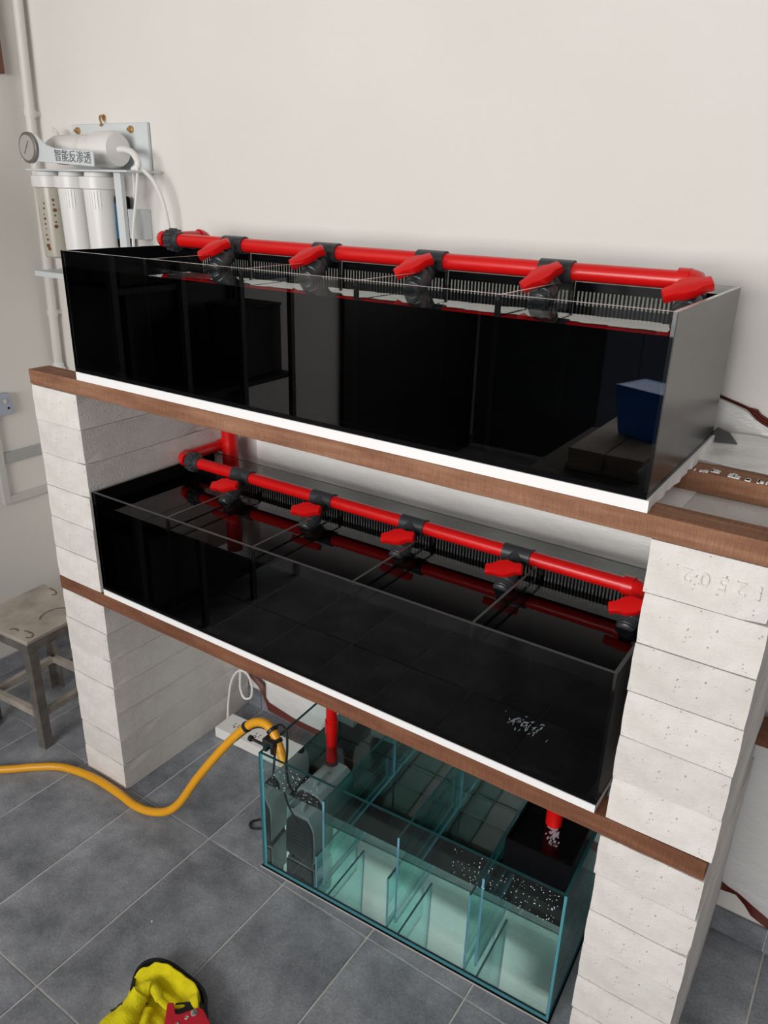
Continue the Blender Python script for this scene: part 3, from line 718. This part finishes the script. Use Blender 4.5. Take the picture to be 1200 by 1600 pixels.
# film flap over the rear beam, white sheet piece on the pillar
q = MB().grid(lambda u, v: Vector((1.60+0.26*u, 0.344+0.20*v, ZT+0.003+0.003*math.sin(5*u+4*v)+0.012*v+0.004*noise.noise(Vector((u*4, v*3, 3))))), 16, 14)
tag(q.build('film_flap', M['film'], solid=0.0006), 'clear plastic flap lying behind the upper rear beam by the tank corner', 'plastic sheet')
q = MB().prism([(1.690, 0.170), (1.741, 0.172), (1.743, 0.274), (1.694, 0.274)], (0, 0, ZU+0.0012), (1, 0, 0), (0, 1, 0), (0, 0, 1), 0.0016)
tag(q.build('white_card', M['card'], bevel=0.0005), 'small glossy white card lying between the upper beams beside the tank', 'card')

q = MB().prism([(1.690, ZT+0.0012), (1.775, ZT+0.0012), (1.748, ZT+0.032), (1.7225, ZT+0.040)], (0, 0.4765, 0), (1, 0, 0), (0, 0, 1), (0, 1, 0), 0.006)  # thin black wedge behind the rear corner of the tank
tag(q.build('black_wedge', M['black_rubber']), 'black wedge standing at the lower rear right corner of the upper tank', 'scrap')

# ------------------------------------------------------------------ water filter on the wall
ro = thing('water_filter', (-0.33, 0.585, 1.55), 'white three-cartridge reverse osmosis filter hung in the wall corner', 'water filter')
bx((-0.49, 0.586, 1.895), (-0.113, 0.5985, 2.048)).build('back_plate', M['pale'], ro, bevel=0.002)
for x in (-0.453, -0.185):
    MB().lathe((x, 0.586, 2.028), (0, -1, 0), [(0, 0.011), (0.006, 0.011), (0.007, 0.006), (0.016, 0.005)], 12).build('screw', M['brass'], ro, smooth=True)
bx((-0.575, 0.45, 1.901), (-0.062, 0.585, 1.907)).build('bracket', M['pale'], ro, bevel=0.001)
bx((-0.160, 0.478, 1.50), (-0.128, 0.494, 1.9005)).build('support_bar', M['pale'], ro, bevel=0.001)
mh = MB().lathe((-0.515, 0.515, 1.966), (1, 0, 0), [(0, 0.026), (0.018, 0.036), (0.045, 0.044), (0.25, 0.044), (0.255, 0.053), (0.262, 0.054), (0.325, 0.055), (0.345, 0.047), (0.350, 0.020)], 28)
mo = mh.build('membrane_housing', M['white_pl'], ro, smooth=True)
for x in (-0.455, -0.335): MB().lathe((x, 0.515, 1.966), (1, 0, 0), [(0, 0.0455), (0.018, 0.0455)], 28).build('strap', M['offwhite'], mo, smooth=True)
MB().tube(spline([(-0.165, 0.515, 1.966), (-0.13, 0.51, 1.966), (-0.09, 0.505, 1.955), (-0.07, 0.505, 1.925), (-0.095, 0.505, 1.908)], 6), 0.010, 10).build('elbow_fitting', M['white_pl'], mo, smooth=True)
MB().tube(spline([(-0.50, 0.53, 1.99), (-0.50, 0.535, 2.02), (-0.525, 0.54, 2.03)], 4), 0.006, 8).build('elbow_fitting', M['white_pl'], mo, smooth=True)
def cartridge(x, clear):
    y = 0.505
    c = MB().lathe((x, y, 1.900), (0, 0, -1), [(0, 0.040), (0.012, 0.042), (0.014, 0.058), (0.048, 0.058), (0.050, 0.052), (0.052, 0.0485), (0.27, 0.0445), (0.278, 0.036)], 28)
    if clear:
        c = MB().lathe((x, y, 1.900), (0, 0, -1), [(0, 0.040), (0.012, 0.042), (0.014, 0.058), (0.048, 0.058), (0.050, 0.049)], 28)
    co = c.build('cartridge', M['white_pl'], ro, smooth=True)
    if clear:
        co['label'] = 'cloudy cartridge with rust spots'
        MB().lathe((x, y, 1.8495), (0, 0, -1), [(0, 0.0485), (0.22, 0.0445), (0.226, 0.038)], 28).build('bowl', M['cloudy'], co, smooth=True)
        s = MB()
        for (a, z, k) in ((-70, 1.80, .004), (-72, 1.785, .004), (-76, 1.765, .003), (-74, 1.752, .005), (-75, 1.735, .004), (-75, 1.72, .003), (-77, 1.70, .004), (-74, 1.685, .005), (-76, 1.665, .008), (-72, 1.655, .007), (-30, 1.812, .005), (-30, 1.797, .004), (-28, 1.78, .007), (-29, 1.763, .004), (-29, 1.742, .004), (-30, 1.728, .007), (10, 1.83, .004), (11, 1.81, .003), (10, 1.72, .003), (10, 1.70, .004)):
            aa = math.radians(a); d = Vector((math.cos(aa), math.sin(aa), 0)); rr2 = 0.0485-(1.8495-z)/0.22*0.004
            s.lathe(Vector((x, y, z)) + d*(rr2-0.0005), d, [(0, k), (0.0012, k*0.6)], 8)
        s.build('rust_spots', M['rust'], co)['kind'] = 'stuff'
    rb = MB()
    for k in range(5):
        a = math.radians(-62 + 11*k - (18 if not clear else 55)); d = Vector((math.cos(a), math.sin(a), 0)); pz = Vector((x, y, 0))
        rb.tube([pz + d*0.0480 + Vector((0, 0, 1.845)), pz + d*0.0468 + Vector((0, 0, 1.79))], 0.0022, 6)
    rb.build('grip_ribs', M['white_pl'] if not clear else M['cloudy'], co)
for x, c in ((-0.53, True), (-0.405, False), (-0.272, False)): cartridge(x, c)
sg = MB(); L_ = lambda x, z: (x, z)
poly = [(-0.512, 1.931), (-0.150, 1.914), (-0.147, 1.956), (-0.335, 1.966), (-0.375, 1.975), (-0.405, 1.992), (-0.425, 2.006), (-0.50, 2.006)]
sg.prism(poly, (0, 0.402, 0), (1, 0, 0), (0, 0, 1), (0, 1, 0), 0.006)
sgo = sg.build('front_panel', M['pale'], ro, bevel=0.0015)
tm_ = text_mesh('智能反渗透', 0.036, 0.0004, M['ink'], 'lettering')
to = link_copy(tm_, 'lettering', sgo, (-0.247, 0.4012, 1.9395)); to.rotation_euler = (math.radians(90), math.radians(2.6), 0)
to.location = Vector((-0.247, 0.4012, 1.9395)) - ORIGIN[sgo]
ga = MB().lathe((-0.458, 0.402, 1.967), (0, -1, 0), [(0, 0.046), (0.010, 0.046), (0.012, 0.043)], 28)
go = ga.build('gauge', M['steel'], ro, smooth=True)
# dial and needle are fixed to the gauge
dl = MB().lathe((-0.458, 0.3899, 1.967), (0, -1, 0), [(0, 0.0375), (0.0008, 0.0375)], 24); dl.build('dial', M['dial'], go)
MB().tube([(-0.472, 0.3885, 1.950), (-0.446, 0.3885, 1.986)], 0.0014, 6).build('needle', M['ink'], go)
q = MB().box((-0.255, 0.53, 1.67), (-0.216, 0.584, 1.83)); q.build('booster_pump', M['seam'], ro, bevel=0.006)
q = MB().box((-0.250, 0.5285, 1.70), (-0.219, 0.5299, 1.81)); q.build('sticker', M['label_blue'], ro)
MB().tube(spline([(-0.075, 0.50, 1.93), (-0.072, 0.50, 1.905), (-0.085, 0.50, 1.84), (-0.118, 0.50, 1.72), (-0.125, 0.50, 1.60)], 6), 0.005, 8).build('tube', M['white_pl'], ro, smooth=True)
MB().tube(spline([(-0.062, 0.515, 1.91), (-0.03, 0.53, 1.87), (-0.006, 0.54, 1.80), (-0.002, 0.55, 1.70), (-0.005, 0.55, 1.58)], 6), 0.006, 8).build('tube', M['white_pl'], ro, smooth=True)
MB().tube(spline([(-0.10, 0.505, 1.905), (-0.115, 0.52, 1.87), (-0.135, 0.53, 1.83)], 5), 0.0045, 8).build('tube', M['white_pl'], ro, smooth=True)
q = MB().box((-0.6, 0.45, 1.572), (-0.42, 0.598, 1.578)).box((-0.6, 0.447, 1.560), (-0.42, 0.4498, 1.578))
tag(q.build('wall_shelf', M['pale'], bevel=0.001), 'small pale grey metal shelf on the wall below the water filter', 'shelf')
q = MB().box((-0.232, 0.566, 1.700), (-0.142, 0.5995, 1.792)); jb = q.build('junction_box', M['pale'], bevel=0.003, seg=2)
tag(jb, 'square pale junction box on the wall right of the water filter', 'box')
hk = MB().tube(spline([(-0.332, 0.600, 2.068), (-0.332, 0.586, 2.070), (-0.325, 0.578, 2.060), (-0.322, 0.579, 2.046), (-0.331, 0.582, 2.042)], 5), 0.0035, 8)
hk.lathe((-0.332, 0.599, 2.066), (0, -1, 0), [(0, 0.010), (0.002, 0.010)], 12)
tag(hk.build('wall_hook', M['brass'], smooth=True), 'small brass hook in the wall above the water filter', 'hook')

# wall pipe in the corner
wp = thing('wall_pipe', (-0.70, 0.565, 0.0), 'white plastic pipe running down the wall corner behind the filter', 'pipe')
pw = lambda z: Vector((-0.668 - 0.045*(2.42-z)/1.2, 0.566, z))
MB().tube([pw(0.08), pw(ZC-0.002)], 0.0165, 16).build('pipe', M['offwhite'], wp, smooth=True)
for z in (2.085, 1.41, 0.6):
    c = pw(z); d = (pw(3)-pw(0)).normalized()
    b = MB().lathe(c - d*0.012, d, [(0, 0.0195), (0.024, 0.0195)], 16); b.tube([c + Vector((-0.017, 0.01, 0)), c + Vector((-0.034, 0.012, 0))], 0.008, 10)
    b.tube([c + Vector((0, 0.015, 0)), c + Vector((0, 0.033, 0))], 0.010, 8)
    b.build('clip', M['offwhite'], wp, smooth=True)
c = pw(1.19); MB().lathe(c, (0, 0, 1), [(0, 0.026), (0.010, 0.026), (0.012, 0.020), (0.03, 0.020)], 18).build('coupling', M['white_pl'], wp, smooth=True)

# left wall fittings
tr = thing('cable_trunking', (X0, 0.36, 0.71), 'pale rectangular cable trunking on the left wall beside the left pillar', 'trunking')
q = MB().box((X0, 0.262, 0.712), (X0+0.022, 0.290, 1.055)); q.build('duct', M['trunk'], tr, bevel=0.002)
q = MB().box((X0, 0.2905, 0.712), (X0+0.022, 0.596, 0.740)); q.build('duct', M['trunk'], tr, bevel=0.002)
q = MB().box((X0, 0.2905, 0.872), (X0+0.016, 0.596, 0.912)); o = q.build('duct', M['trunk_grey'], tr, bevel=0.002); o['label'] = 'darker grey duct'
sw = thing('wall_switch', (X0, 0.315, 1.06), 'blue-grey socket box on the left wall at the photo edge', 'socket')
bx((X0, 0.265, 1.060), (X0+0.035, 0.348, 1.140)).build('body', M['switch'], sw, bevel=0.006, seg=2)
MB().lathe((X0+0.035, 0.318, 1.115), (1, 0, 0), [(0, 0.010), (0.005, 0.009)], 14).build('knob', M['chrome'], sw, smooth=True)
bx((X0+0.0352, 0.328, 1.082), (X0+0.036, 0.335, 1.09)).build('hole', M['seam'], sw)
q = MB().box((X0, 0.15, 2.20), (X0+0.028, 0.515, 2.95))
tag(q.build('wooden_board', M['brown'], bevel=0.003), 'dark brown board on the left wall in the top left corner of the photo', 'board')

# ------------------------------------------------------------------ steel stool
st = thing('steel_stool', (-0.345, 0.100, 0.0), 'square bare steel stool with a stained top beside the left pillar', 'stool', rotz=math.radians(4), local=True)
hs = 0.152
MB().box((-hs, -hs, 0.436), (hs, hs, 0.450)).build('seat', M['steel_top'], st, bevel=0.002)
q = MB()
for a, b in (((-hs+0.001, -hs+0.001), (hs-0.001, -hs+0.005)), ((-hs+0.001, hs-0.005), (hs-0.001, hs-0.001)), ((-hs+0.001, -hs+0.0052), (-hs+0.005, hs-0.0052)), ((hs-0.005, -hs+0.0052), (hs-0.001, hs-0.0052))):
    q.box((a[0], a[1], 0.405), (b[0], b[1], 0.4358))
q.build('apron', M['steel'], st)
for sx in (-1, 1):
    for sy in (-1, 1):
        px, py = sx*(hs-0.007), sy*(hs-0.007); w = 0.034
        l = MB().box((min(px, px-sx*w), min(py, py-sy*0.004), 0.0005), (max(px, px-sx*w), max(py, py-sy*0.004), 0.4355))
        l.box((min(px, px-sx*0.004), min(py-sy*0.0041, py-sy*w), 0.0005), (max(px, px-sx*0.004), max(py-sy*0.0041, py-sy*w), 0.4355))
        l.build('leg', M['steel'], st)
e = hs-0.030
for a, b in (((-e, -hs+0.012), (e, -hs+0.034)), ((-e, hs-0.034), (e, hs-0.012)), ((-hs+0.012, -e), (-hs+0.034, e)), ((hs-0.034, -e), (hs-0.012, e))):
    MB().box((a[0], a[1], 0.125), (b[0], b[1], 0.150)).build('stretcher', M['steel_top'], st, bevel=0.001)
rr = random.Random(3)
M['stain'] = plain('dark_stain', (0.14, 0.12, 0.10), 0.5)
def stain(cx, cy_, rx, ry, a0, a1):
    n = 14; v = []
    for k in range(n+1):
        a = a0+(a1-a0)*k/n; w_ = 0.006+0.004*rr.random()
        v += [(cx+rx*math.cos(a), cy_+ry*math.sin(a), 0.4504), (cx+(rx-w_)*math.cos(a), cy_+(ry-w_)*math.sin(a), 0.4504)]
    MB().add(v, [(2*k, 2*k+1, 2*k+3, 2*k+2) for k in range(n)]).build('stain', M['stain'], st)
stain(0.085, 0.02, 0.05, 0.06, 1.6, 4.2); stain(-0.10, 0.12, 0.06, 0.025, -0.5, 1.6); stain(0.105, -0.118, 0.035, 0.02, -1.0, 2.4); stain(0.05, -0.125, 0.02, 0.016, 0.5, 3.4)

# ------------------------------------------------------------------ glove and pipe cutter on the floor
gl = thing('work_glove', (0.86, -0.45, 0.0), 'crumpled yellow terry glove with black lining on the floor', 'glove')
def sm(t): t = max(0.0, min(1.0, t)); return t*t*(3-2*t)
def glove_bowl(u, v):
    a = math.radians(-150 + 360*u); back = 0.5+0.5*math.sin(a - 0.35)
    H = 0.026 + 0.033*sm(back) + 0.007*math.sin(3*a+0.6) + 0.006*noise.noise(Vector((3*math.cos(a), 3*math.sin(a), 1)))
    R = 0.074 + 0.006*math.sin(2*a+0.8) + 0.006*noise.noise(Vector((2.5*math.cos(a), 2.5*math.sin(a), 7)))
    if v < 0.72: t = v/0.72; r = R*t*(0.94+0.06*t); h = 0.014+(H-0.014)*sm((t-0.22)/0.78)**1.2
    else: t = (v-0.72)/0.28; r = R*(1.0+0.16*math.sin(math.pi*min(1, t*0.62))); h = H*(1-sm(t))+0.004+0.006*math.sin(math.pi*min(1, t*2))
    fold = 0.006*noise.noise(Vector((r*40*math.cos(a), r*40*math.sin(a), 3)))*sm(v*2)
    return Vector((0.886+1.16*r*math.cos(a), -0.436+0.84*r*math.sin(a), max(0.003, h+fold)))
MB().grid(glove_bowl, 60, 22).build('cuff', M['yellow'], gl, smooth=True)
fo_ = MB()
fo_.tube(spline([(0.945, -0.425, 0.040), (0.915, -0.448, 0.042), (0.884, -0.448, 0.052), (0.850, -0.442, 0.058), (0.838, -0.468, 0.054), (0.850, -0.515, 0.040), (0.872, -0.575, 0.030)], 6), [0.007]*6+[0.009]*6+[0.013]*6+[0.018]*6+[0.024]*6+[0.031]*6+[0.034], 16)
fo_.tube(spline([(0.848, -0.470, 0.034), (0.830, -0.510, 0.028), (0.826, -0.555, 0.024), (0.845, -0.61, 0.022)], 6), [0.014]*6+[0.021]*6+[0.024]*6+[0.022], 14)
fo_.tube(spline([(0.870, -0.475, 0.030), (0.898, -0.515, 0.028), (0.912, -0.560, 0.026), (0.920, -0.61, 0.024)], 6), [0.014]*6+[0.021]*6+[0.024]*6+[0.022], 14)
for p in fo_.v: p += 0.006*noise.noise_vector(p*30)
for p in fo_.v: p.z = max(p.z, 0.004)
fo_.build('fingers', M['yellow'], gl, smooth=True)
def glove_black(u, v):
    a = math.radians(215 - 212*u); R0 = 0.087 + 0.010*math.sin(3*a)
    return Vector((0.882+(R0+0.004*v)*1.17*math.cos(a), -0.430+(R0+0.004*v)*0.87*math.sin(a), 0.002+0.044*v))
MB().grid(glove_black, 40, 3).build('lining', M['black_cloth'], gl, smooth=True, solid=0.008)
MB().tube(spline([(0.842, -0.452, 0.020), (0.818, -0.486, 0.018), (0.804, -0.510, 0.014), (0.797, -0.522, 0.012)], 5), [0.016]*5+[0.013]*5+[0.009]*5+[0.0105], 10).build('strap', M['black_cloth'], gl, smooth=True)
cu_ = thing('pipe_cutter', (0.97, -0.46, 0.0), 'red metal pipe cutter with screws beside the yellow glove', 'pipe cutter')
def zpt(px, py, z):                       # plan points of the tool outline
    return (px, py)
body = [(0.953, -0.492), (0.918, -0.451), (0.929, -0.441), (0.954, -0.458), (0.963, -0.452), (0.987, -0.414), (1.0, -0.413), (1.044, -0.429), (1.075, -0.465), (1.09, -0.526), (1.06, -0.555), (1.01, -0.544)]
q = MB().prism(body, (0, 0, 0.048), (1, 0, 0), (0, 1, 0), (0, 0, 1), 0.020); q.build('body', M['tool_red'], cu_, bevel=0.003, seg=2)
q = MB().prism([(0.926, -0.440), (0.922, -0.430), (0.949, -0.406), (0.976, -0.393), (1.0, -0.400), (1.03, -0.425), (1.05, -0.48), (0.96, -0.47)], (0, 0, 0.0425), (1, 0, 0), (0, 1, 0), (0, 0, 1), 0.0054); q.build('jaw', M['black_rubber'], cu_, bevel=0.0015)
for (x, y, r) in ((0.989, -0.432, 0.0085), (0.983, -0.450, 0.005), (0.977, -0.474, 0.005)):
    MB().lathe((x, y, 0.0678), (0, 0, 1), [(0, r), (0.002, r), (0.003, r*0.7), (0.0022, r*0.3)], 14).build('screw', M['chrome'], cu_, smooth=True)
q = MB().prism([(0.975, -0.50), (1.04, -0.47), (1.06, -0.53), (1.0, -0.57)], (0, 0, 0.0005), (1, 0, 0), (0, 1, 0), (0, 0, 1), 0.0472); q.build('handle', M['black_rubber'], cu_, bevel=0.004)

# small crumbs on the floor
def crumb(x, y, s, label):
    b = MB(); vv = [Vector((rnd.uniform(.6, 1)*math.cos(a), rnd.uniform(.6, 1)*math.sin(a), 0)) * s for a in [k*math.pi/3 for k in range(6)]]
    v = [p + Vector((x, y, 0.0005)) for p in vv] + [p*0.6 + Vector((x, y, 0.0005+s*0.8)) for p in vv]
    b.add(v, [tuple(range(5, -1, -1)), tuple(range(6, 12))] + [(k, (k+1) % 6, 6+(k+1) % 6, 6+k) for k in range(6)])
    tag(b.build('plaster_crumb', M['foam']), label, 'crumb', 'white crumbs on the floor')
crumb(0.395, 0.087, 0.005, 'white crumb on the floor inside the bend of the yellow hose')
crumb(0.665, -0.288, 0.0035, 'white crumb on the floor tile above the yellow glove')

# ------------------------------------------------------------------ things behind the camera that show mirrored in the tank glass
rk = thing('shelving_rack', (-0.52, -1.06, 0.0), 'black shelving rack along the left wall, seen mirrored in the upper tank glass', 'rack')
for x in (-0.70, -0.36):
    for y in (-1.54, -1.22, -0.90, -0.58):
        bx((x-0.012, y-0.012, 0), (x+0.012, y+0.012, 2.05)).build('upright', M['rack_paint'], rk)
for z in (0.15, 0.6, 1.05, 1.5, 1.98):
    bx((-0.70, -1.55, z), (-0.36, -0.58, z+0.02)).build('shelf', M['dark_paint'], rk)
bx((-0.735, -1.55, 0.1), (-0.722, -0.58, 2.05)).build('back_panel', M['dark_paint'], rk)
k = 0
names = ['brown carton on the bottom rack shelf, left end', 'brown carton on the second rack shelf', 'brown carton on the middle rack shelf', 'brown carton on the upper rack shelf']
for (y, z, w, h) in ((-0.8, 0.171, 0.26, 0.3), (-1.1, 0.621, 0.22, 0.26), (-1.42, 1.071, 0.24, 0.3), (-0.76, 1.521, 0.2, 0.28)):
    cb = MB().box((-0.66, y-w/2, z), (-0.42, y+w/2, z+h)).box((-0.665, y-w/2-0.004, z+h), (-0.415, y+w/2+0.004, z+h+0.012))
    tag(cb.build('carton', M['carton'], bevel=0.003), names[k], 'box', 'cartons on the rack'); k += 1
wb = thing('workbench', (1.25, -2.25, 0.0), 'dark workbench standing behind the camera, seen mirrored in the upper tank glass', 'workbench')
bx((0.72, -2.72, 0.70), (1.80, -1.78, 0.735)).build('top', M['carton'], wb, bevel=0.003)
for x in (0.75, 1.72):
    for y in (-2.69, -1.86): bx((x, y, 0.0005), (x+0.05, y+0.05, 0.6998)).build('leg', M['dark_paint'], wb)
ps = thing('plank_stack', (1.08, -2.25, 0.736), 'grey planks stacked on the workbench, seen mirrored right in the upper tank glass', 'planks')
for i in range(3):
    for j in range(2):
        bx((0.86+0.17*j+0.006*(i % 2), -2.66, 0.7355+0.031*i), (1.025+0.17*j, -1.98-0.01*(i % 3), 0.7655+0.031*i)).build('plank', M['plank'], ps, bevel=0.002)
bn = MB(); c = Vector((1.09, -2.40, 0.829)); rz = Matrix.Rotation(0.35, 3, 'Z')
bn.add([c+rz @ Vector(p) for p in ((-.10, -.09, 0), (.10, -.09, 0), (.10, .09, 0), (-.10, .09, 0), (-.13, -.12, .24), (.13, -.12, .24), (.13, .12, .24), (-.13, .12, .24), (-.118, -.108, .232), (.118, -.108, .232), (.118, .108, .232), (-.118, .108, .232))],
       [(3, 2, 1, 0), (0, 1, 5, 4), (1, 2, 6, 5), (2, 3, 7, 6), (3, 0, 4, 7), (4, 5, 9, 8), (5, 6, 10, 9), (6, 7, 11, 10), (7, 4, 8, 11), (8, 9, 10, 11)])
tag(bn.build('plastic_bin', M['blue'], bevel=0.005), 'blue plastic bin on the planks, seen mirrored at the right of the upper tank glass', 'bin')
def bag_pt(u, v):
    a = 2*math.pi*u; r = 0.075*math.sin(math.pi*v)*(1+0.5*noise.noise(Vector((2*math.cos(a), 2*math.sin(a), 5*v))))
    return Vector((1.30+r*math.cos(a), -1.88+r*math.sin(a), max(0.7358, 0.82-0.085*math.cos(math.pi*v))))
tag(MB().grid(bag_pt, 28, 16).build('plastic_bag', M['bag'], smooth=True), 'crumpled pale plastic bag on the workbench edge, seen mirrored low in the upper tank glass', 'bag')
